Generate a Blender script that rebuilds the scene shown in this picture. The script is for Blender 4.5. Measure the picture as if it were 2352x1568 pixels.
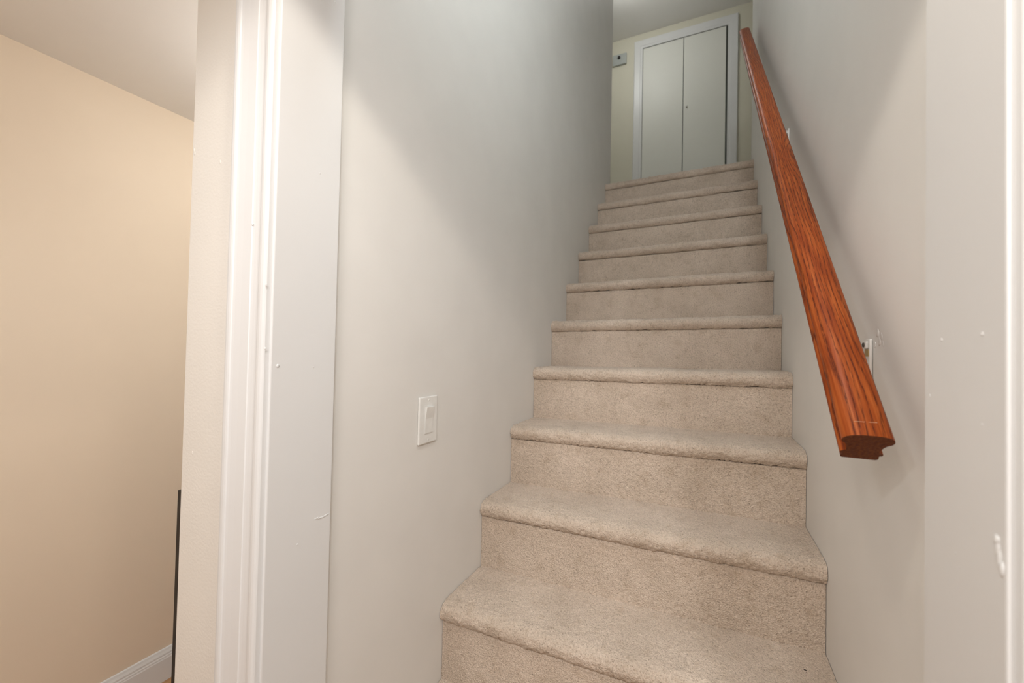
import bpy, bmesh, math, random
import numpy as np
from mathutils import Vector, Matrix, noise

for o in list(bpy.data.objects):
    bpy.data.objects.remove(o)
SC = bpy.context.scene
COL = SC.collection
PI = math.pi
rng = np.random.default_rng(7)
random.seed(7)

# ------------------------------------------------------------------ camera
CAM = Vector((0.61761, -0.719775, 0.869715))
YAW, PITCH, ROLL, FPX = 0.4381, 0.0177, 0.0208, 944.2852
fw = Vector((-math.sin(YAW) * math.cos(PITCH), math.cos(YAW) * math.cos(PITCH), math.sin(PITCH)))
rt = fw.cross(Vector((0, 0, 1))).normalized()
up = rt.cross(fw)
r2 = rt * math.cos(ROLL) + up * math.sin(ROLL)
u2 = -rt * math.sin(ROLL) + up * math.cos(ROLL)
cd = bpy.data.cameras.new('camera')
cam = bpy.data.objects.new('camera', cd)
COL.objects.link(cam)
cam.matrix_world = Matrix(((r2.x, u2.x, -fw.x, CAM.x), (r2.y, u2.y, -fw.y, CAM.y),
                           (r2.z, u2.z, -fw.z, CAM.z), (0, 0, 0, 1)))
cd.sensor_fit = 'HORIZONTAL'
cd.sensor_width = 36.0
cd.lens = FPX / 2352 * 36.0
cd.clip_start = 0.02
cd.dof.use_dof = True
cd.dof.focus_distance = 0.95
cd.dof.aperture_fstop = 4.0
SC.camera = cam

# ------------------------------------------------------------------ world, light, exposure
wd = bpy.data.worlds.new('world')
SC.world = wd
wd.use_nodes = True
wd.node_tree.nodes['Background'].inputs[0].default_value = (0.8, 0.85, 1, 1)
wd.node_tree.nodes['Background'].inputs[1].default_value = 0.0
SC.view_settings.view_transform = 'Standard'
SC.view_settings.look = 'None'
SC.view_settings.exposure = 0.12
SC.view_settings.gamma = 1.0
SC.view_settings.use_curve_mapping = False
SC.cycles.max_bounces = 5
SC.cycles.glossy_bounces = 2
SC.cycles.caustics_reflective = False
SC.cycles.caustics_refractive = False


# ceiling downlights, the two behind the camera added as fill: (x, y, z, watts, colour, radius, cone half angle in degrees)
Z_CEIL = 1.737
Z_CEIL2 = 4.135
LAMPS = [
    ('doorway', 0.45, -0.50, Z_CEIL, 9.0, (1.0, 0.91, 0.80), 0.035, 60),
    ('fill_right', 1.10, -1.30, Z_CEIL, 58.0, (0.97, 0.98, 1.0), 0.09, 84),  # unseen lamp added to raise the ambient light from the right
    ('fill_left', -0.10, -1.50, Z_CEIL, 30.0, (0.95, 0.98, 1.0), 0.09, 84),  # second unseen room lamp, added as soft fill from the left
]
# globe lamps: (x, y, z, watts, colour, globe radius)
GLOBES = [
    ('stairwell', 0.72, -0.095, 2.40, 16.5, (0.86, 0.95, 1.0), 0.07),  # added out of view to brighten the upper left stair wall
    ('left_room', -0.50, 0.32, Z_CEIL - 0.15, 10.0, (1.0, 0.98, 0.94), 0.085),
    ('hall', 0.03, 2.70, Z_CEIL2 - 0.12, 11.0, (0.98, 1.0, 0.97), 0.07),
]

# added bodiless fill light behind the camera, lifts the stair risers
fl = bpy.data.lights.new('front_fill', 'POINT')
fl.energy = 9.5
fl.color = (1.0, 0.97, 0.94)
fl.shadow_soft_size = 0.12
flo = bpy.data.objects.new('front_fill', fl)
flo.location = (0.50, -0.95, 1.15)
COL.objects.link(flo)

# ------------------------------------------------------------------ helpers
W, RUN, RISE, T, SL = 0.86667, 0.20307, 0.1995, 0.047355, 0.0168
Z_FLOOR = -0.40
Y_FRONT = -0.310      # room face of the doorway wall
Y_BACK = -0.192       # stair face of the doorway wall
X_JL, X_JR = 0.024, 0.810
Z_HEAD = 1.63
Y_TOP = 2.18
Y_HALL = 3.60


def link(o, parent=None):
    COL.objects.link(o)
    if parent is not None:
        o.parent = parent
    return o


def tag(o, label=None, cat=None, group=None, kind=None):
    if label: o['label'] = label
    if cat: o['category'] = cat
    if group: o['group'] = group
    if kind: o['kind'] = kind
    return o


def empty(name, loc=(0, 0, 0)):
    o = bpy.data.objects.new(name, None)
    o.empty_display_size = 0.05
    o.location = loc
    return link(o)


def mesh_obj(name, bm, mat, parent=None, smooth=False, loc=None):
    me = bpy.data.meshes.new(name)
    bm.normal_update()
    bm.to_mesh(me)
    bm.free()
    mats = mat if isinstance(mat, (list, tuple)) else [mat]
    for m in mats:
        me.materials.append(m)
    if smooth:
        for p in me.polygons:
            p.use_smooth = True
    o = bpy.data.objects.new(name, me)
    if parent is not None and parent.type == 'EMPTY' and loc is None:
        o.location = -parent.location      # meshes are written in world coordinates
    if loc is not None:
        o.location = loc
    return link(o, parent)


def box(bm, x0, x1, y0, y1, z0, z1, bevel=0.0, seg=2):
    g = bmesh.ops.create_cube(bm, size=1.0)
    vs = g['verts']
    for v in vs:
        v.co = Vector(((x0 + x1) / 2 + v.co.x * (x1 - x0), (y0 + y1) / 2 + v.co.y * (y1 - y0),
                       (z0 + z1) / 2 + v.co.z * (z1 - z0)))
    if bevel:
        es = list({e for v in vs for e in v.link_edges})
        bmesh.ops.bevel(bm, geom=es, offset=bevel, segments=seg, profile=0.5, affect='EDGES')
    return bm


def boxobj(name, dims, mat, parent=None, bevel=0.0, seg=2, smooth=False):
    bm = bmesh.new()
    box(bm, *dims, bevel=bevel, seg=seg)
    return mesh_obj(name, bm, mat, parent, smooth)


def extrude(bm, pts, f0, f1, cap=True, closed=True):
    """pts: list of profile points, f0/f1 map a profile point to the two ends."""
    a = [bm.verts.new(f0(p)) for p in pts]
    b = [bm.verts.new(f1(p)) for p in pts]
    n = len(pts)
    for i in range(n if closed else n - 1):
        j = (i + 1) % n
        bm.faces.new((a[i], a[j], b[j], b[i]))
    caps = []
    if cap:
        caps.append(bm.faces.new(a[::-1]))
        caps.append(bm.faces.new(b))
    bmesh.ops.recalc_face_normals(bm, faces=bm.faces[:])
    return caps


def structure(o):
    o['kind'] = 'structure'
    return o


# ------------------------------------------------------------------ materials
def new_mat(name):
    m = bpy.data.materials.new(name)
    m.use_nodes = True
    nt = m.node_tree
    return m, nt, nt.nodes['Principled BSDF']


def N(nt, kind, **kw):
    n = nt.nodes.new(kind)
    for k, v in kw.items():
        if k.startswith('i_'):
            n.inputs[k[2:].replace('_', ' ')].default_value = v
        else:
            setattr(n, k, v)
    return n


def ramp(nt, stops):
    r = nt.nodes.new('ShaderNodeValToRGB')
    els = r.color_ramp.elements
    while len(els) < len(stops):
        els.new(0.5)
    for e, (p, c) in zip(els, stops):
        e.position = p
        e.color = (c[0], c[1], c[2], 1)
    return r


def paint(name, col, rough=0.55, bump=0.05, scale=260.0, mottle=0.03, bdist=0.001, spec=0.4):
    """rolled wall paint: fine orange-peel relief and a slight uneven coat"""
    m, nt, b = new_mat(name)
    tc = N(nt, 'ShaderNodeTexCoord')
    n1 = N(nt, 'ShaderNodeTexNoise', i_Scale=scale, i_Detail=2.0)
    n2 = N(nt, 'ShaderNodeTexNoise', i_Scale=6.0, i_Detail=2.0)
    nt.links.new(tc.outputs['Object'], n1.inputs['Vector'])
    nt.links.new(tc.outputs['Object'], n2.inputs['Vector'])
    lo = tuple(c * (1 - mottle) for c in col)
    hi = tuple(min(1, c * (1 + mottle)) for c in col)
    r = ramp(nt, [(0.3, lo), (0.7, hi)])
    nt.links.new(n2.outputs['Fac'], r.inputs['Fac'])
    nt.links.new(r.outputs['Color'], b.inputs['Base Color'])
    if bump > 0.045:
        bp = N(nt, 'ShaderNodeBump', i_Strength=bump, i_Distance=bdist)
        nt.links.new(n1.outputs['Fac'], bp.inputs['Height'])
        nt.links.new(bp.outputs['Normal'], b.inputs['Normal'])
    b.inputs['Roughness'].default_value = rough
    b.inputs['Specular IOR Level'].default_value = spec
    return m


def plain(name, col, rough=0.5, metallic=0.0):
    m, nt, b = new_mat(name)
    tc = N(nt, 'ShaderNodeTexCoord')
    n = N(nt, 'ShaderNodeTexNoise', i_Scale=40.0, i_Detail=3.0)
    nt.links.new(tc.outputs['Object'], n.inputs['Vector'])
    r = ramp(nt, [(0.3, tuple(c * .95 for c in col)), (0.7, tuple(min(1, c * 1.04) for c in col))])
    nt.links.new(n.outputs['Fac'], r.inputs['Fac'])
    nt.links.new(r.outputs['Color'], b.inputs['Base Color'])
    b.inputs['Roughness'].default_value = rough
    b.inputs['Metallic'].default_value = metallic
    return m


def carpet_mat():
    m, nt, b = new_mat('carpet')
    tc = N(nt, 'ShaderNodeTexCoord')
    fine = N(nt, 'ShaderNodeTexNoise', i_Scale=270.0, i_Detail=3.0, i_Roughness=0.8)
    vor = N(nt, 'ShaderNodeTexVoronoi', i_Scale=300.0)
    blot = N(nt, 'ShaderNodeTexNoise', i_Scale=9.0, i_Detail=4.0, i_Roughness=0.6)
    dirt = N(nt, 'ShaderNodeTexNoise', i_Scale=34.0, i_Detail=3.0)
    for n in (fine, vor, blot, dirt):
        nt.links.new(tc.outputs['Object'], n.inputs['Vector'])
    r1 = ramp(nt, [(0.30, (0.32, 0.255, 0.195)), (0.44, (0.66, 0.54, 0.44)), (0.62, (0.785, 0.66, 0.55))])
    nt.links.new(fine.outputs['Fac'], r1.inputs['Fac'])
    r2 = ramp(nt, [(0.3, (0.86, 0.85, 0.83)), (0.65, (1.0, 1.0, 1.0))])
    nt.links.new(blot.outputs['Fac'], r2.inputs['Fac'])
    mx = N(nt, 'ShaderNodeMixRGB', blend_type='MULTIPLY', i_Fac=1.0)
    nt.links.new(r1.outputs['Color'], mx.inputs['Color1'])
    nt.links.new(r2.outputs['Color'], mx.inputs['Color2'])
    r3 = ramp(nt, [(0.30, (0.90, 0.88, 0.85)), (0.45, (1, 1, 1))])
    nt.links.new(dirt.outputs['Fac'], r3.inputs['Fac'])
    mx2 = N(nt, 'ShaderNodeMixRGB', blend_type='MULTIPLY', i_Fac=1.0)
    nt.links.new(mx.outputs['Color'], mx2.inputs['Color1'])
    nt.links.new(r3.outputs['Color'], mx2.inputs['Color2'])
    nt.links.new(mx2.outputs['Color'], b.inputs['Base Color'])
    ad = N(nt, 'ShaderNodeMath', operation='ADD')
    nt.links.new(fine.outputs['Fac'], ad.inputs[0])
    nt.links.new(vor.outputs['Distance'], ad.inputs[1])
    bp = N(nt, 'ShaderNodeBump', i_Strength=0.7, i_Distance=0.0025)
    nt.links.new(ad.outputs[0], bp.inputs['Height'])
    nt.links.new(bp.outputs['Normal'], b.inputs['Normal'])
    b.inputs['Roughness'].default_value = 0.95
    b.inputs['Specular IOR Level'].default_value = 0.1
    b.inputs['Sheen Weight'].default_value = 0.15
    b.inputs['Sheen Roughness'].default_value = 0.5
    return m


def oak_mat(name, end=False):
    """red-brown stained oak: long growth rings along local Y, dark open pores, satin varnish"""
    m, nt, b = new_mat(name)
    tc = N(nt, 'ShaderNodeTexCoord')
    sx = N(nt, 'ShaderNodeSeparateXYZ')
    nt.links.new(tc.outputs['Object'], sx.inputs[0])
    mp = N(nt, 'ShaderNodeMapping')
    mp.inputs['Scale'].default_value = (16.0, 2.3, 16.0)
    nt.links.new(tc.outputs['Object'], mp.inputs['Vector'])
    warp = N(nt, 'ShaderNodeTexNoise', i_Scale=1.0, i_Detail=1.5)
    nt.links.new(mp.outputs['Vector'], warp.inputs['Vector'])
    # ring coordinate = x + slow drift
    a1 = N(nt, 'ShaderNodeMath', operation='MULTIPLY_ADD')
    nt.links.new(warp.outputs['Fac'], a1.inputs[0])
    a1.inputs[1].default_value = 0.06
    nt.links.new(sx.outputs['X'], a1.inputs[2])
    # a cathedral eye part way up the rail
    dy = N(nt, 'ShaderNodeMath', operation='MULTIPLY_ADD')
    nt.links.new(sx.outputs['Y'], dy.inputs[0])
    dy.inputs[1].default_value = 1 / 0.10
    dy.inputs[2].default_value = -0.90 / 0.10
    dx = N(nt, 'ShaderNodeMath', operation='MULTIPLY_ADD')
    nt.links.new(sx.outputs['X'], dx.inputs[0])
    dx.inputs[1].default_value = 1 / 0.014
    dx.inputs[2].default_value = -0.012 / 0.014
    dy2 = N(nt, 'ShaderNodeMath', operation='MULTIPLY')
    nt.links.new(dy.outputs[0], dy2.inputs[0])
    nt.links.new(dy.outputs[0], dy2.inputs[1])
    d2 = N(nt, 'ShaderNodeMath', operation='MULTIPLY_ADD')
    nt.links.new(dx.outputs[0], d2.inputs[0])
    nt.links.new(dx.outputs[0], d2.inputs[1])
    nt.links.new(dy2.outputs[0], d2.inputs[2])
    gs = N(nt, 'ShaderNodeMath', operation='POWER')
    gs.inputs[0].default_value = 0.5
    nt.links.new(d2.outputs[0], gs.inputs[1])
    a1b = N(nt, 'ShaderNodeMath', operation='MULTIPLY_ADD')
    nt.links.new(gs.outputs[0], a1b.inputs[0])
    a1b.inputs[1].default_value = 0.030
    nt.links.new(a1.outputs[0], a1b.inputs[2])
    a2 = N(nt, 'ShaderNodeMath', operation='MULTIPLY')
    nt.links.new(a1b.outputs[0], a2.inputs[0])
    a2.inputs[1].default_value = 860.0
    sn = N(nt, 'ShaderNodeMath', operation='SINE')
    nt.links.new(a2.outputs[0], sn.inputs[0])
    # pores: thin dashes along Y
    mp2 = N(nt, 'ShaderNodeMapping')
    mp2.inputs['Scale'].default_value = (900.0, 55.0, 900.0)
    nt.links.new(tc.outputs['Object'], mp2.inputs['Vector'])
    pore = N(nt, 'ShaderNodeTexNoise', i_Scale=1.0, i_Detail=2.0)
    nt.links.new(mp2.outputs['Vector'], pore.inputs['Vector'])
    mp3 = N(nt, 'ShaderNodeMapping')
    mp3.inputs['Scale'].default_value = (300.0, 10.0, 300.0)
    nt.links.new(tc.outputs['Object'], mp3.inputs['Vector'])
    fib = N(nt, 'ShaderNodeTexNoise', i_Scale=1.0, i_Detail=3.0)
    nt.links.new(mp3.outputs['Vector'], fib.inputs['Vector'])
    if end:
        base = ramp(nt, [(0.3, (0.085, 0.020, 0.006)), (0.7, (0.19, 0.055, 0.014))])
    else:
        base = ramp(nt, [(0.28, (0.205, 0.034, 0.006)), (0.5, (0.31, 0.064, 0.011)), (0.75, (0.45, 0.118, 0.025))])
    nt.links.new(fib.outputs['Fac'], base.inputs['Fac'])
    # dark line = late side of ring * pore noise
    rr = ramp(nt, [(0.62, (0, 0, 0)), (0.97, (1, 1, 1))])
    s01 = N(nt, 'ShaderNodeMath', operation='MULTIPLY_ADD')
    nt.links.new(sn.outputs[0], s01.inputs[0])
    s01.inputs[1].default_value = 0.5
    s01.inputs[2].default_value = 0.5
    nt.links.new(s01.outputs[0], rr.inputs['Fac'])
    pr = ramp(nt, [(0.42, (0.06, 0.06, 0.06)), (0.54, (1, 1, 1))])
    nt.links.new(pore.outputs['Fac'], pr.inputs['Fac'])
    mul = N(nt, 'ShaderNodeMath', operation='MULTIPLY')
    nt.links.new(rr.outputs['Color'], mul.inputs[0])
    nt.links.new(pr.outputs['Color'], mul.inputs[1])
    fac = N(nt, 'ShaderNodeMath', operation='MULTIPLY')
    nt.links.new(mul.outputs[0], fac.inputs[0])
    fac.inputs[1].default_value = 0.35 if end else 0.85
    mx = N(nt, 'ShaderNodeMixRGB')
    nt.links.new(fac.outputs[0], mx.inputs['Fac'])
    nt.links.new(base.outputs['Color'], mx.inputs['Color1'])
    mx.inputs['Color2'].default_value = (0.075, 0.014, 0.004, 1)
    nt.links.new(mx.outputs['Color'], b.inputs['Base Color'])
    bp = N(nt, 'ShaderNodeBump', i_Strength=0.25, i_Distance=0.0006, invert=True)
    nt.links.new(mul.outputs[0], bp.inputs['Height'])
    nt.links.new(bp.outputs['Normal'], b.inputs['Normal'])
    b.inputs['Roughness'].default_value = 0.45
    b.inputs['Specular IOR Level'].default_value = 0.1
    b.inputs['Coat Weight'].default_value = 0.0 if end else 0.06
    b.inputs['Coat Roughness'].default_value = 0.25
    return m


def floor_mat():
    m, nt, b = new_mat('wood_floor')
    tc = N(nt, 'ShaderNodeTexCoord')
    mp = N(nt, 'ShaderNodeMapping')
    mp.inputs['Scale'].default_value = (60.0, 3.0, 60.0)
    nt.links.new(tc.outputs['Object'], mp.inputs['Vector'])
    n = N(nt, 'ShaderNodeTexNoise', i_Scale=1.0, i_Detail=4.0)
    nt.links.new(mp.outputs['Vector'], n.inputs['Vector'])
    r = ramp(nt, [(0.3, (0.34, 0.17, 0.075)), (0.7, (0.50, 0.28, 0.13))])
    nt.links.new(n.outputs['Fac'], r.inputs['Fac'])
    nt.links.new(r.outputs['Color'], b.inputs['Base Color'])
    b.inputs['Roughness'].default_value = 0.4
    return m


M_STAIR = paint('stairwell_paint', (0.77, 0.75, 0.715), rough=0.5, bump=0.06, scale=220, mottle=0.02)
M_STUB = paint('orange_peel_paint', (0.77, 0.735, 0.68), rough=0.42, bump=0.22, scale=210, mottle=0.015, bdist=0.0015)
M_BEIGE = paint('beige_paint', (0.77, 0.65, 0.51), rough=0.6, bump=0.04, mottle=0.01)
M_HALL = paint('hall_paint', (0.66, 0.63, 0.52), rough=0.6, bump=0.03, mottle=0.01)
M_CEIL = paint('ceiling_paint', (0.88, 0.87, 0.85), rough=0.7, bump=0.04, mottle=0.01)
M_TRIM = paint('gloss_trim_paint', (0.72, 0.718, 0.712), rough=0.34, bump=0.03, scale=120, mottle=0.008, spec=0.5)
M_DOOR = paint('door_paint', (0.74, 0.735, 0.68), rough=0.45, bump=0.02, mottle=0.006)
M_CARPET = carpet_mat()
M_OAK = oak_mat('stained_oak')
M_OAKEND = oak_mat('stained_oak_end_grain', end=True)
M_FLOOR = floor_mat()
M_PLASTIC = plain('white_plastic', (0.80, 0.79, 0.76), 0.35)
M_METAL = plain('white_painted_metal', (0.78, 0.76, 0.72), 0.4)
M_BRASS = plain('worn_brass', (0.45, 0.33, 0.14), 0.4, 0.7)
M_STEEL = plain('dark_steel', (0.10, 0.09, 0.08), 0.4, 0.6)
M_BLACK = plain('black_finish', (0.012, 0.009, 0.008), 0.5)
M_DARK = plain('dark_gap', (0.10, 0.105, 0.09), 0.8)
M_GREY = plain('grey_plastic', (0.42, 0.44, 0.42), 0.5)
M_SPECK = plain('dark_lint', (0.03, 0.02, 0.015), 0.9)

# ------------------------------------------------------------------ room shell
st = lambda n, d, m: structure(boxobj(n, d, m))
X_BEIGE = -1.213
st('floor', (-1.4, 2.3, -2.8, 2.7, Z_FLOOR - 0.1, Z_FLOOR), M_FLOOR)
# basement ceiling leaves the stairwell open
bm = bmesh.new()
box(bm, X_BEIGE, 2.2, -2.7, Y_FRONT - 0.0005, Z_CEIL, Z_CEIL + 0.1)
box(bm, X_BEIGE, -0.1205, Y_FRONT - 0.0005, 2.6, Z_CEIL, Z_CEIL + 0.1)
structure(mesh_obj('ceiling', bm, M_CEIL))
st('wall_far_left', (X_BEIGE - 0.1, X_BEIGE, -2.7, 2.6, Z_FLOOR, Z_CEIL + 0.1), M_BEIGE)
st('wall_far_back', (X_BEIGE, -0.1205, 2.6, 2.7, Z_FLOOR, Z_CEIL + 0.1), M_BEIGE)
st('wall_behind', (X_BEIGE, 2.2, -2.8, -2.7, Z_FLOOR, Z_CEIL + 0.1), M_STUB)
st('wall_far_right', (2.2, 2.3, -2.7, Y_FRONT, Z_FLOOR, Z_CEIL + 0.1), M_STUB)
# stairwell side walls, from basement floor to the upper ceiling
st('wall_left', (-0.12, 0.0, Y_BACK, Y_TOP, Z_FLOOR, Z_CEIL2), M_STAIR)
st('wall_right', (W, W + 0.12, Y_BACK, Y_TOP + 0.01, Z_FLOOR, Z_CEIL2), M_STAIR)
# the wall with the doorway
bm = bmesh.new()
box(bm, -0.206, X_JL - 0.019, Y_FRONT, Y_BACK - 0.0005, Z_FLOOR, Z_CEIL2, bevel=0.003)
structure(mesh_obj('wall_front_left', bm, M_STUB))
st('wall_front_right', (X_JR + 0.019, 2.2, Y_FRONT, Y_BACK - 0.0005, Z_FLOOR, Z_CEIL2), M_STUB)
st('wall_front_top', (X_JL - 0.0185, X_JR + 0.0185, Y_FRONT, Y_BACK - 0.0005, Z_HEAD + 0.019, Z_CEIL2), M_STUB)
# upper hall
st('wall_upper_back', (-1.8, 2.4, Y_HALL, Y_HALL + 0.1, 1.8, Z_CEIL2), M_HALL)
st('wall_upper_left', (-1.9, -1.8, Y_TOP, Y_HALL + 0.1, 1.8, Z_CEIL2), M_HALL)
st('wall_upper_right', (2.4, 2.5, Y_TOP, Y_HALL + 0.1, 1.8, Z_CEIL2), M_HALL)
st('wall_upper_near_left', (-1.8, -0.1205, Y_TOP - 0.12, Y_TOP, 1.8, Z_CEIL2), M_HALL)
st('wall_upper_near_right', (W + 0.1205, 2.4, Y_TOP - 0.11, Y_TOP + 0.01, 1.8, Z_CEIL2), M_HALL)
st('ceiling_upper', (-1.9, 2.5, Y_FRONT, Y_HALL + 0.1, Z_CEIL2, Z_CEIL2 + 0.1), M_CEIL)

# baseboard on the beige wall: plinth with a stepped moulded top
prof = [(0, 0), (0.014, 0), (0.014, 0.082), (0.0125, 0.086), (0.0125, 0.090), (0.0105, 0.094), (0.0105, 0.100),
        (0.007, 0.108), (0.005, 0.115), (0.0, 0.117)]
bm = bmesh.new()
extrude(bm, prof, lambda p: Vector((X_BEIGE + 0.0005 + p[0], -2.69, Z_FLOOR + p[1])),
        lambda p: Vector((X_BEIGE + 0.0005 + p[0], 2.59, Z_FLOOR + p[1])))
structure(mesh_obj('baseboard_left', bm, M_TRIM))

# ------------------------------------------------------------------ door frame (jambs and casings)
jt = 0.0185


def jamb(name, dims):
    return structure(boxobj(name, dims, M_TRIM, bevel=0.0018, seg=2))


jl = jamb('trim_1', (X_JL - jt, X_JL, Y_FRONT - 0.001, Y_BACK + 0.001, Z_FLOOR, Z_HEAD))
jr = jamb('trim_2', (X_JR, X_JR + jt, Y_FRONT - 0.001, Y_BACK + 0.001, Z_FLOOR, Z_HEAD))
jamb('trim_3', (X_JL - jt, X_JR + jt, Y_FRONT - 0.001, Y_BACK + 0.001, Z_HEAD, Z_HEAD + jt))

# colonial casing profile: (distance from inner edge, thickness)
cas = [(0.000, 0.0), (0.000, 0.0075), (0.0012, 0.0095), (0.004, 0.0112), (0.008, 0.0120), (0.0125, 0.0116), (0.0165, 0.0100),
       (0.0180, 0.0092), (0.0190, 0.0088), (0.0225, 0.0086), (0.0290, 0.0092), (0.0335, 0.0100), (0.0345, 0.0112),
       (0.0400, 0.0116), (0.0520, 0.0126), (0.0640, 0.0142), (0.0690, 0.0152), (0.0700, 0.0168), (0.0730, 0.0178),
       (0.0775, 0.0180), (0.0815, 0.0172), (0.0840, 0.0150), (0.0845, 0.0)]


def casing(name, f0, f1):
    bm = bmesh.new()
    extrude(bm, cas, f0, f1)
    o = structure(mesh_obj(name, bm, M_TRIM))
    return o


RV = 0.004
yf = Y_FRONT - 0.0005
zt = Z_HEAD + RV
cl = casing('trim_4', lambda p: Vector((X_JL - RV - p[0], yf - p[1], Z_FLOOR)),
            lambda p: Vector((X_JL - RV - p[0], yf - p[1], zt + p[0])))
cr = casing('trim_5', lambda p: Vector((X_JR + RV + p[0], yf - p[1], Z_FLOOR)),
            lambda p: Vector((X_JR + RV + p[0], yf - p[1], zt + p[0])))
casing('trim_6', lambda p: Vector((X_JL - RV - p[0], yf - p[1], zt + p[0])),
       lambda p: Vector((X_JR + RV + p[0], yf - p[1], zt + p[0])))


# paint lumps, drips and dents on the trim
def lump(name, parent, c, r, seg=10):
    bm = bmesh.new()
    bmesh.ops.create_uvsphere(bm, u_segments=seg, v_segments=seg - 2, radius=1.0)
    for v in bm.verts:
        k = 1 + 0.18 * noise.noise(v.co * 1.7 + Vector(c) * 31)
        v.co = Vector((c[0] + v.co.x * r[0] * k, c[1] + v.co.y * r[1] * k, c[2] + v.co.z * r[2] * k))
    return mesh_obj(name, bm, M_TRIM, parent, smooth=True)


def ray(u, v):
    q = Vector(((u - 1176) / FPX, -(v - 784) / FPX, 1))
    return r2 * q.x + u2 * q.y + fw


def on(axis, val, u, v):
    d = ray(u, v)
    return CAM + d * ((val - CAM[axis]) / d[axis])


for u, v, s in ((638, 840, 1.7), (720, 843, .9), (683, 1250, 1.0), (735, 398, .8), (663, 1080, .6), (770, 5, 1.1)):
    c = on(0, X_JL, u, v)
    lump('paint_nub', jl, c, (0.0009 * s, 0.0016 * s, 0.0016 * s))
c = on(0, X_JL, 740, 1187)
for i in range(5):       # the hooked ridge of dried paint on the left jamb
    q = on(0, X_JL, 727 + i * 6, 1190 - i * i * .55)
    lump('paint_ridge', jl, q, (0.0010, 0.0052, 0.0014), 8)
for u, v, s in ((2163, 780, 1.2), (2136, 908, 1.0), (2256, 767, 1.3), (2195, 1270, .7), (2204, 1303, .6), (2256, 975, .8)):
    c = on(0, X_JR, u, v)
    lump('paint_nub', jr, c, (0.0007 * s, 0.0012 * s, 0.0012 * s))
for u, v, ry, rz in ((2290, 1240, .0042, .0040), (2292, 1262, .0036, .0068), (2296, 1285, .0032, .0080), (2302, 1306, .0036, .0056)):
    c = on(0, X_JR, u, v)
    lump('paint_drip', jr, c, (0.0015, ry * .8, rz))
for u, v in ((611, 655), (609, 800), (580, 515)):
    c = on(1, Y_FRONT - 0.012, u, v)
    lump('paint_nub', cl, c, (0.0016, 0.0010, 0.0020))


# ------------------------------------------------------------------ carpeted staircase
def carpet_sheet(name, pts, nrm, xs, parent, amp=0.0011, wave=0.0016, seed=0, zc=SL, nose=None):
    """a carpet skin swept along x over a profile (y,z), with tufted relief"""
    pts = np.asarray(pts, float)
    nrm = np.asarray(nrm, float)
    nx, npf = len(xs), len(pts)
    g = np.random.default_rng(seed)
    d = g.normal(0, 1, (nx, npf))
    d = (d + np.roll(d, 1, 0) + np.roll(d, 1, 1) + np.roll(np.roll(d, 1, 0), 1, 1)) / 2
    d *= amp * 0.55
    if nose is not None:
        d *= (1 + 0.9 * np.exp(-((pts[:, 0] - nose) / 0.03) ** 2))[None, :]
    lowx = sum(g.normal(0, 1) * np.sin(xs * f * 2 * PI + g.uniform(0, 6)) for f in (1.3, 2.7, 5.1, 9.0)) / 3.2
    d = d + (wave * lowx)[:, None]
    Y = pts[None, :, 0] + nrm[None, :, 0] * d
    Z = pts[None, :, 1] + nrm[None, :, 1] * d + zc * xs[:, None]
    X = np.repeat(xs[:, None], npf, 1)
    co = np.stack([X, Y, Z], -1).reshape(-1, 3)
    i, j = np.meshgrid(np.arange(nx - 1), np.arange(npf - 1), indexing='ij')
    a = (i * npf + j).ravel()
    quads = np.stack([a, a + npf, a + npf + 1, a + 1], -1)
    me = bpy.data.meshes.new(name)
    me.from_pydata(co.tolist(), [], quads.tolist())
    me.materials.append(M_CARPET)
    me.polygons.foreach_set('use_smooth', [True] * len(me.polygons))
    me.update()
    o = bpy.data.objects.new(name, me)
    o.location = -parent.location
    return link(o, parent)


def resample(P, step):
    P = np.asarray(P, float)
    seg = np.hypot(*np.diff(P, axis=0).T)
    s = np.concatenate([[0], np.cumsum(seg)])
    n = max(2, int(s[-1] / step))
    t = np.linspace(0, s[-1], n)
    Q = np.stack([np.interp(t, s, P[:, 0]), np.interp(t, s, P[:, 1])], -1)
    tg = np.gradient(Q, axis=0)
    tg /= np.linalg.norm(tg, axis=1)[:, None]
    return Q, np.stack([-tg[:, 1], tg[:, 0]], -1)


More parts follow.
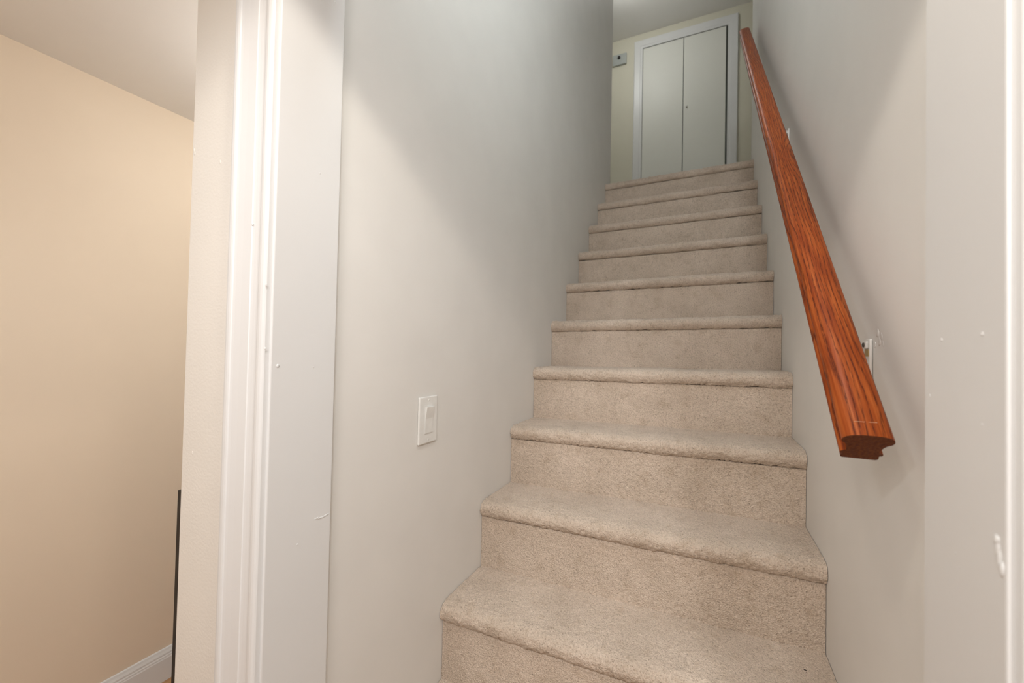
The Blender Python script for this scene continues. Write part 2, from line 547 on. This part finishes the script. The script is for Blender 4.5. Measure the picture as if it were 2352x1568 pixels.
NOSE = 0.014
stairs = empty('staircase', (W / 2, -0.2, Z_FLOOR))
tag(stairs, 'steep beige carpeted staircase rising between the two stairwell walls', 'staircase')
for k in range(-1, 11):
    step = 0.0032 if k <= 4 else 0.006
    z, y = k * RISE, k * RUN
    x0, x1 = (0.0008, W - 0.0008) if k >= 0 else (X_JL + 0.001, X_JR - 0.001)
    xs = np.arange(x0, x1, step)
    xs = np.append(xs[:-1], x1)
    back = y + RUN + 0.006 if k < 10 else Y_TOP - 0.001
    arc = []
    zn, yt = z - 0.025, y + 0.026         # soft nosing: long roll over the top, blunt front, tucked in at the seam
    for a in np.linspace(0, PI / 2, 14):
        arc.append((yt - (yt - y + NOSE) * math.sin(a) ** 0.85, zn + (z - zn) * math.cos(a) ** 0.85))
    for a in np.linspace(0, 1, 7)[1:]:
        arc.append((y - NOSE + (NOSE - 0.001) * a ** 2.2, zn + (z - T - zn) * a))
    P = [(back, z), (y + 0.07, z + 0.0006)] + arc + [(y + 0.0045, z - T + 0.0006)]
    P = np.array(P)[::-1]
    Q, nr = resample(P, step)
    # pile normal must point out of the step
    mid = len(Q) - 2
    if nr[mid, 1] < 0:
        nr = -nr
    carpet_sheet('tread', Q, nr, xs, stairs, seed=100 + k, nose=y)
    zb = (k - 1) * RISE
    Pr = np.array([(y, zb - 0.002), (y, z - T - 0.003), (y + 0.0012, z - T - 0.0012), (y + 0.0045, z - T - 0.0002)])
    Q, nr = resample(Pr, step)
    if nr[0, 0] > 0:
        nr = -nr
    carpet_sheet('riser', Q, nr, xs, stairs, amp=0.0008, wave=0.0008, seed=200 + k)
# the landing at the top, part of the same carpet
boxobj('landing', (-1.8, 2.4, Y_TOP + 0.0105, Y_HALL - 0.001, 1.85, 10 * RISE + SL * W / 2), M_CARPET, stairs)
# dark speck on the lowest visible step
q = on(2, RISE + SL * 0.8, 1850, 1540)
q = on(2, RISE + SL * q.x, 1850, 1540)
bm = bmesh.new()
bmesh.ops.create_icosphere(bm, subdivisions=2, radius=1.0)
for v in bm.verts:
    k_ = 1 + 0.3 * noise.noise(v.co * 2)
    v.co = q + Vector((v.co.x * 0.0034 * k_, v.co.y * 0.0016 * k_, v.co.z * 0.0016 * k_ + 0.001))
tag(mesh_obj('lint_speck', bm, M_SPECK, smooth=True), 'tiny dark speck of lint on the lowest carpeted step near right wall', 'debris')

# ------------------------------------------------------------------ handrail
GAP, HW = 0.038, 0.026
p0 = Vector((W - GAP - HW, -0.0700, 0.7650))
p1 = Vector((W - GAP - HW, 1.905, 2.701))
ud = (p1 - p0).normalized()
un = Vector((0, -ud.z, ud.y))
LEN = (p1 - p0).length
half = [(0.0, 0.0110), (0.007, 0.0108), (0.0130, 0.0101), (0.0185, 0.0083), (0.0225, 0.0058), (0.0250, 0.0024), (0.0260, -0.0012),
        (0.0258, -0.0050), (0.0246, -0.0080), (0.0226, -0.0098), (0.0210, -0.0112), (0.0192, -0.0150), (0.0178, -0.0200),
        (0.0168, -0.0245), (0.0172, -0.0285), (0.0195, -0.0298), (0.0218, -0.0318), (0.0224, -0.0342), (0.0216, -0.0364),
        (0.0194, -0.0376), (0.0192, -0.0400), (0.0200, -0.0440), (0.0192, -0.0470), (0.0172, -0.0482)]
prof = half + [(-x, z) for x, z in reversed(half[1:])]
rail = empty('handrail', p0)
tag(rail, 'sloping red-brown varnished oak handrail bracketed to the right stairwell wall', 'handrail')
bm = bmesh.new()
caps = extrude(bm, prof, lambda p: Vector((p[0], (0.011 - p[1]) * 0.10, p[1])), lambda p: Vector((p[0], LEN, p[1])))
for f in caps:
    f.material_index = 1
ro = mesh_obj('rail', bm, [M_OAK, M_OAKEND], rail, loc=(0, 0, 0))
ro.matrix_local = Matrix(((1, 0, 0, 0), (0, ud.y, un.y, 0), (0, ud.z, un.z, 0), (0, 0, 0, 1)))
for p in ro.data.polygons:
    p.use_smooth = len(p.vertices) == 4
ro.data.set_sharp_from_angle(angle=math.radians(35))
# pale scratch across the top near the lower end
bm = bmesh.new()
box(bm, -0.012, 0.011, 0.0205, 0.0210, 0.0103, 0.01095)
so = mesh_obj('scratch', bm, plain('scratched_wood', (0.62, 0.36, 0.20), 0.6), ro, loc=(0, 0, 0))
so.rotation_euler.z = 0.03


def tube(bm, path, r, n=10):
    rings = []
    for i, p in enumerate(path):
        t = (path[min(i + 1, len(path) - 1)] - path[max(i - 1, 0)]).normalized()
        a = t.cross(Vector((0.2, 1, 0.3))).normalized()
        b_ = t.cross(a)
        rings.append([bm.verts.new(p + a * math.cos(2 * PI * k / n) * r + b_ * math.sin(2 * PI * k / n) * r) for k in range(n)])
    for A, B in zip(rings, rings[1:]):
        for k in range(n):
            bm.faces.new((A[k], A[(k + 1) % n], B[(k + 1) % n], B[k]))
    bm.faces.new(rings[0][::-1])
    bm.faces.new(rings[-1])


def bracket(y, z, worn=False):
    """flat painted wall plate with a bent arm that carries a saddle under the rail"""
    bm = bmesh.new()
    box(bm, W - 0.0052, W - 0.0004, y - 0.011, y + 0.011, z - 0.062, z + 0.012, bevel=0.002)
    box(bm, W - 0.0095, W - 0.005, y - 0.008, y + 0.008, z - 0.004, z + 0.008, bevel=0.002)
    tube(bm, [Vector((W - 0.004, y, z - 0.030)), Vector((W - 0.020, y, z - 0.034)), Vector((W - 0.040, y, z - 0.030)),
              Vector((W - 0.056, y, z - 0.016)), Vector((W - 0.062, y, z + 0.000)),
              Vector((W - 0.064, y, p0.z + (y - p0.y) * ud.z / ud.y - 0.0482 / ud.y - 0.001))], 0.0065)
    br = mesh_obj('bracket', bm, M_METAL, rail, smooth=False)
    for dz, m in ((0.002, M_STEEL if worn else M_METAL), (-0.050, M_METAL)):
        bm = bmesh.new()
        bmesh.ops.create_uvsphere(bm, u_segments=12, v_segments=8, radius=1)
        for v in bm.verts:
            v.co = Vector((W - (0.0098 if dz > 0 else 0.0054) + v.co.x * 0.002, y + v.co.y * 0.0042, z + dz + v.co.z * 0.0042))
        s = mesh_obj('screw', bm, m, br, smooth=True)
    if worn:
        bm = bmesh.new()
        box(bm, W - 0.0062, W - 0.0050, y - 0.009, y + 0.008, z - 0.017, z - 0.005, bevel=0.0005)
        mesh_obj('bare_brass_patch', bm, M_BRASS, br)
    return br


bracket(0.147, 0.886, True)
bracket(0.905, 1.612)
bracket(1.680, 2.352)

# patched plaster by the lowest bracket
wr = bpy.data.objects['wall_right']
for u, v, sc in ((2016, 765, 1.0), (2024, 772, .8), (2020, 785, .9), (2010, 792, .7), (2028, 790, .6)):
    o_ = lump('plaster_patch', wr, on(0, W, u, v), (0.0004 * sc, 0.006 * sc, 0.007 * sc), 8)
    o_.data.materials[0] = M_STAIR
wl = bpy.data.objects['wall_front_left']
for u, v in ((446, 345), (447, 352), (506, 372), (442, 1040)):
    o_ = lump('paint_nub', wl, on(1, Y_FRONT, u, v), (0.002, 0.0008, 0.0035), 8)
    o_.data.materials[0] = M_STUB

# ------------------------------------------------------------------ light switch on the left stairwell wall
sy, sz = 0.112, 0.6915
sw = empty('light_switch', (0.0, sy, sz - 0.057))
tag(sw, 'white rocker light switch on the left stairwell wall', 'light switch')
bm = bmesh.new()
box(bm, 0.0004, 0.0062, sy - 0.0365, sy + 0.0365, sz - 0.0572, sz + 0.0572, bevel=0.003, seg=3)
mesh_obj('plate', bm, M_PLASTIC, sw)
boxobj('rocker_well', (0.006, 0.0066, sy - 0.0172, sy + 0.0172, sz - 0.0340, sz + 0.0340), M_PLASTIC, sw)
bm = bmesh.new()
rk = [(0.0066, -0.0325), (0.0078, -0.0325), (0.0086, 0.004), (0.0135, 0.0325), (0.0066, 0.0325)]
extrude(bm, rk, lambda p: Vector((p[0], sy - 0.0158, sz + p[1])), lambda p: Vector((p[0], sy + 0.0158, sz + p[1])))
bmesh.ops.bevel(bm, geom=bm.edges[:], offset=0.0008, segments=2, affect='EDGES')
mesh_obj('rocker', bm, M_PLASTIC, sw)
for dz in (-0.0483, 0.0483):
    bm = bmesh.new()
    bmesh.ops.create_uvsphere(bm, u_segments=12, v_segments=8, radius=1)
    for v in bm.verts:
        v.co = Vector((0.0062 + v.co.x * 0.0012, sy + v.co.y * 0.0032, sz + dz + v.co.z * 0.0032))
    mesh_obj('screw', bm, M_PLASTIC, sw, smooth=True)

# ------------------------------------------------------------------ closet door at the top of the stairs
ZL = 10 * RISE + SL * W / 2 + 0.001
DX0, DX1, DZ1 = 0.012, 0.786, 3.972
DXM = 0.399
yw = Y_HALL - 0.0005
door = structure(empty('door_1', ((DX0 + DX1) / 2, yw, ZL)))
boxobj('door_recess', (DX0 - 0.004, DX1 + 0.004, yw - 0.0015, yw, ZL, DZ1 + 0.008), M_DARK, door)
boxobj('door_leaf', (DX0 + 0.004, DXM - 0.002, yw - 0.014, yw - 0.002, ZL + 0.012, DZ1 - 0.009), M_DOOR, door, bevel=0.0015)
boxobj('door_leaf', (DXM + 0.004, DX1 - 0.016, yw - 0.014, yw - 0.002, ZL + 0.012, DZ1 - 0.009), M_DOOR, door, bevel=0.0015)
bm = bmesh.new()
bmesh.ops.create_uvsphere(bm, u_segments=14, v_segments=10, radius=1)
for v in bm.verts:
    v.co = Vector((0.432 + v.co.x * 0.009, yw - 0.022 + v.co.y * 0.009, 3.27 + v.co.z * 0.009))
mesh_obj('knob', bm, M_PLASTIC, door, smooth=True)
cw = 0.085
cprof = [(0, 0), (0, 0.013), (0.004, 0.016), (0.022, 0.016), (0.026, 0.019), (cw - 0.006, 0.022), (cw, 0.018), (cw, 0)]
for nm, f0, f1 in (
        ('casing', lambda p: Vector((DX0 - p[0], yw - p[1], ZL)), lambda p: Vector((DX0 - p[0], yw - p[1], DZ1 + p[0]))),
        ('casing', lambda p: Vector((DX1 + p[0], yw - p[1], ZL)), lambda p: Vector((DX1 + p[0], yw - p[1], DZ1 + p[0]))),
        ('casing', lambda p: Vector((DX0 - p[0], yw - p[1], DZ1 + p[0])), lambda p: Vector((DX1 + p[0], yw - p[1], DZ1 + p[0])))):
    bm = bmesh.new()
    extrude(bm, cprof, f0, f1)
    mesh_obj(nm, bm, M_TRIM, door)

# small grey wall box beside the closet door
wb = empty('wall_box', (-0.222, yw, 3.862))
tag(wb, 'small grey wall box with a black round button beside the upstairs closet door', 'wall box')
boxobj('body', (-0.294, -0.150, yw - 0.022, yw, 3.862, 3.975), M_GREY, wb, bevel=0.005, seg=3)
bm = bmesh.new()
bmesh.ops.create_cone(bm, cap_ends=True, segments=20, radius1=0.0165, radius2=0.0145, depth=0.012)
for v in bm.verts:
    v.co = Vector((-0.226 + v.co.x, yw - 0.028 + v.co.z * -1, 3.934 + v.co.y))
bmesh.ops.recalc_face_normals(bm, faces=bm.faces[:])
mesh_obj('button', bm, M_BLACK, wb)

# ------------------------------------------------------------------ black slab standing in the room behind the wall stub
bk = empty('black_panel', (-0.57, -0.08, Z_FLOOR))
tag(bk, 'narrow black upright panel edge showing behind the white wall corner near the baseboard', 'panel')
boxobj('board', (-0.642, -0.50, -0.10, -0.072, Z_FLOOR + 0.02, 0.478), M_BLACK, bk, bevel=0.003)
for x in (-0.625, -0.525):
    boxobj('foot', (x - 0.012, x + 0.012, -0.115, -0.057, Z_FLOOR, Z_FLOOR + 0.0205), M_BLACK, bk, bevel=0.002)


# ------------------------------------------------------------------ ceiling lamps and added fill lamps
def glow_mat(name, col, s):
    m, nt, b = new_mat(name)
    b.inputs['Base Color'].default_value = (0.9, 0.9, 0.88, 1)
    b.inputs['Emission Color'].default_value = (*col, 1)
    b.inputs['Emission Strength'].default_value = s
    m.cycles.emission_sampling = 'NONE'
    return m


def downlight(nm, x, y, z, watts, col, rad, half_deg, label):
    e = empty('downlight', (x, y, z - 0.012))
    tag(e, label, 'ceiling light')
    bm = bmesh.new()
    n = 32
    pr = [(0.058, 0.0), (0.060, -0.006), (0.075, -0.009), (0.085, -0.004), (0.086, 0.0)]
    rings = [[bm.verts.new((x + r * math.cos(2 * PI * i / n), y + r * math.sin(2 * PI * i / n), z - 0.0005 + dz)) for i in range(n)] for r, dz in pr]
    for A, B in zip(rings, rings[1:]):
        for i in range(n):
            bm.faces.new((A[i], A[(i + 1) % n], B[(i + 1) % n], B[i]))
    bmesh.ops.recalc_face_normals(bm, faces=bm.faces[:])
    mesh_obj('trim_ring', bm, M_TRIM, e, smooth=True)
    bm = bmesh.new()
    bmesh.ops.create_circle(bm, cap_ends=True, segments=n, radius=0.058, matrix=Matrix.Translation((x, y, z - 0.002)))
    for f in bm.faces:
        if f.normal.z > 0: f.normal_flip()
    mesh_obj('lens', bm, glow_mat('lens_' + nm, col, 4.0), e)
    ld = bpy.data.lights.new('lamp_' + nm, 'SPOT')
    ld.energy = watts
    ld.color = col
    ld.spot_size = math.radians(2 * half_deg)
    ld.spot_blend = 0.12 if half_deg < 70 else 0.3
    ld.shadow_soft_size = rad
    lo = bpy.data.objects.new('lamp_' + nm, ld)
    lo.location = (0, 0, -0.012)
    link(lo, e)


LABELS = {'doorway': 'recessed ceiling downlight just in front of the stair doorway',
          'fill_right': 'added fill downlight in the ceiling right of and behind the camera',
          'fill_left': 'added fill downlight in the ceiling left of and behind the camera'}
for L in LAMPS:
    downlight(*L, LABELS[L[0]])


def globe_lamp(nm, x, y, z, watts, col, r):
    """round opal bulb on a short stem and base plate"""
    wall = nm == 'stairwell'
    e = empty('fill_lamp' if wall else 'ceiling_lamp', (x, Y_BACK, z) if wall else (x, y, z + 0.1))
    tag(e, 'added fill lamp with a round opal bulb above the doorway inside the stairwell' if wall else
        'round opal bulb ceiling lamp in the room with the beige wall' if nm == 'left_room' else
        'round opal bulb ceiling lamp in the upper hall above the landing', 'wall lamp' if wall else 'ceiling light')
    bm = bmesh.new()
    bmesh.ops.create_uvsphere(bm, u_segments=24, v_segments=14, radius=r * 0.45, matrix=Matrix.Translation((x, y, z)))
    mesh_obj('bulb', bm, glow_mat('bulb_' + nm, col, 20.0), e, smooth=True)
    ld = bpy.data.lights.new('lamp_' + nm, 'POINT')
    ld.energy = watts
    ld.color = col
    ld.shadow_soft_size = r
    lo = bpy.data.objects.new('lamp_' + nm, ld)
    lo.location = Vector((x, y, z)) - e.location
    link(lo, e)
    bm = bmesh.new()
    if wall:
        tube(bm, [Vector((x, Y_BACK + 0.02, z)), Vector((x, y - r * 0.4, z))], 0.011)
    else:
        tube(bm, [Vector((x, y, z + r * 0.4)), Vector((x, y, (Z_CEIL if nm == 'left_room' else Z_CEIL2) - 0.05))], 0.011)
    mesh_obj('stem', bm, M_METAL, e)
    bm = bmesh.new()
    if wall:
        m4 = Matrix.Translation((x, Y_BACK + 0.011, z)) @ Matrix.Rotation(PI / 2, 4, 'X')
    else:
        m4 = Matrix.Translation((x, y, (Z_CEIL if nm == 'left_room' else Z_CEIL2) - 0.0305))
    bmesh.ops.create_cone(bm, cap_ends=True, segments=28, radius1=0.06, radius2=0.05, depth=0.020 if wall else 0.06, matrix=m4)
    mesh_obj('base_plate', bm, M_METAL, e)


for G in GLOBES:
    globe_lamp(*G)
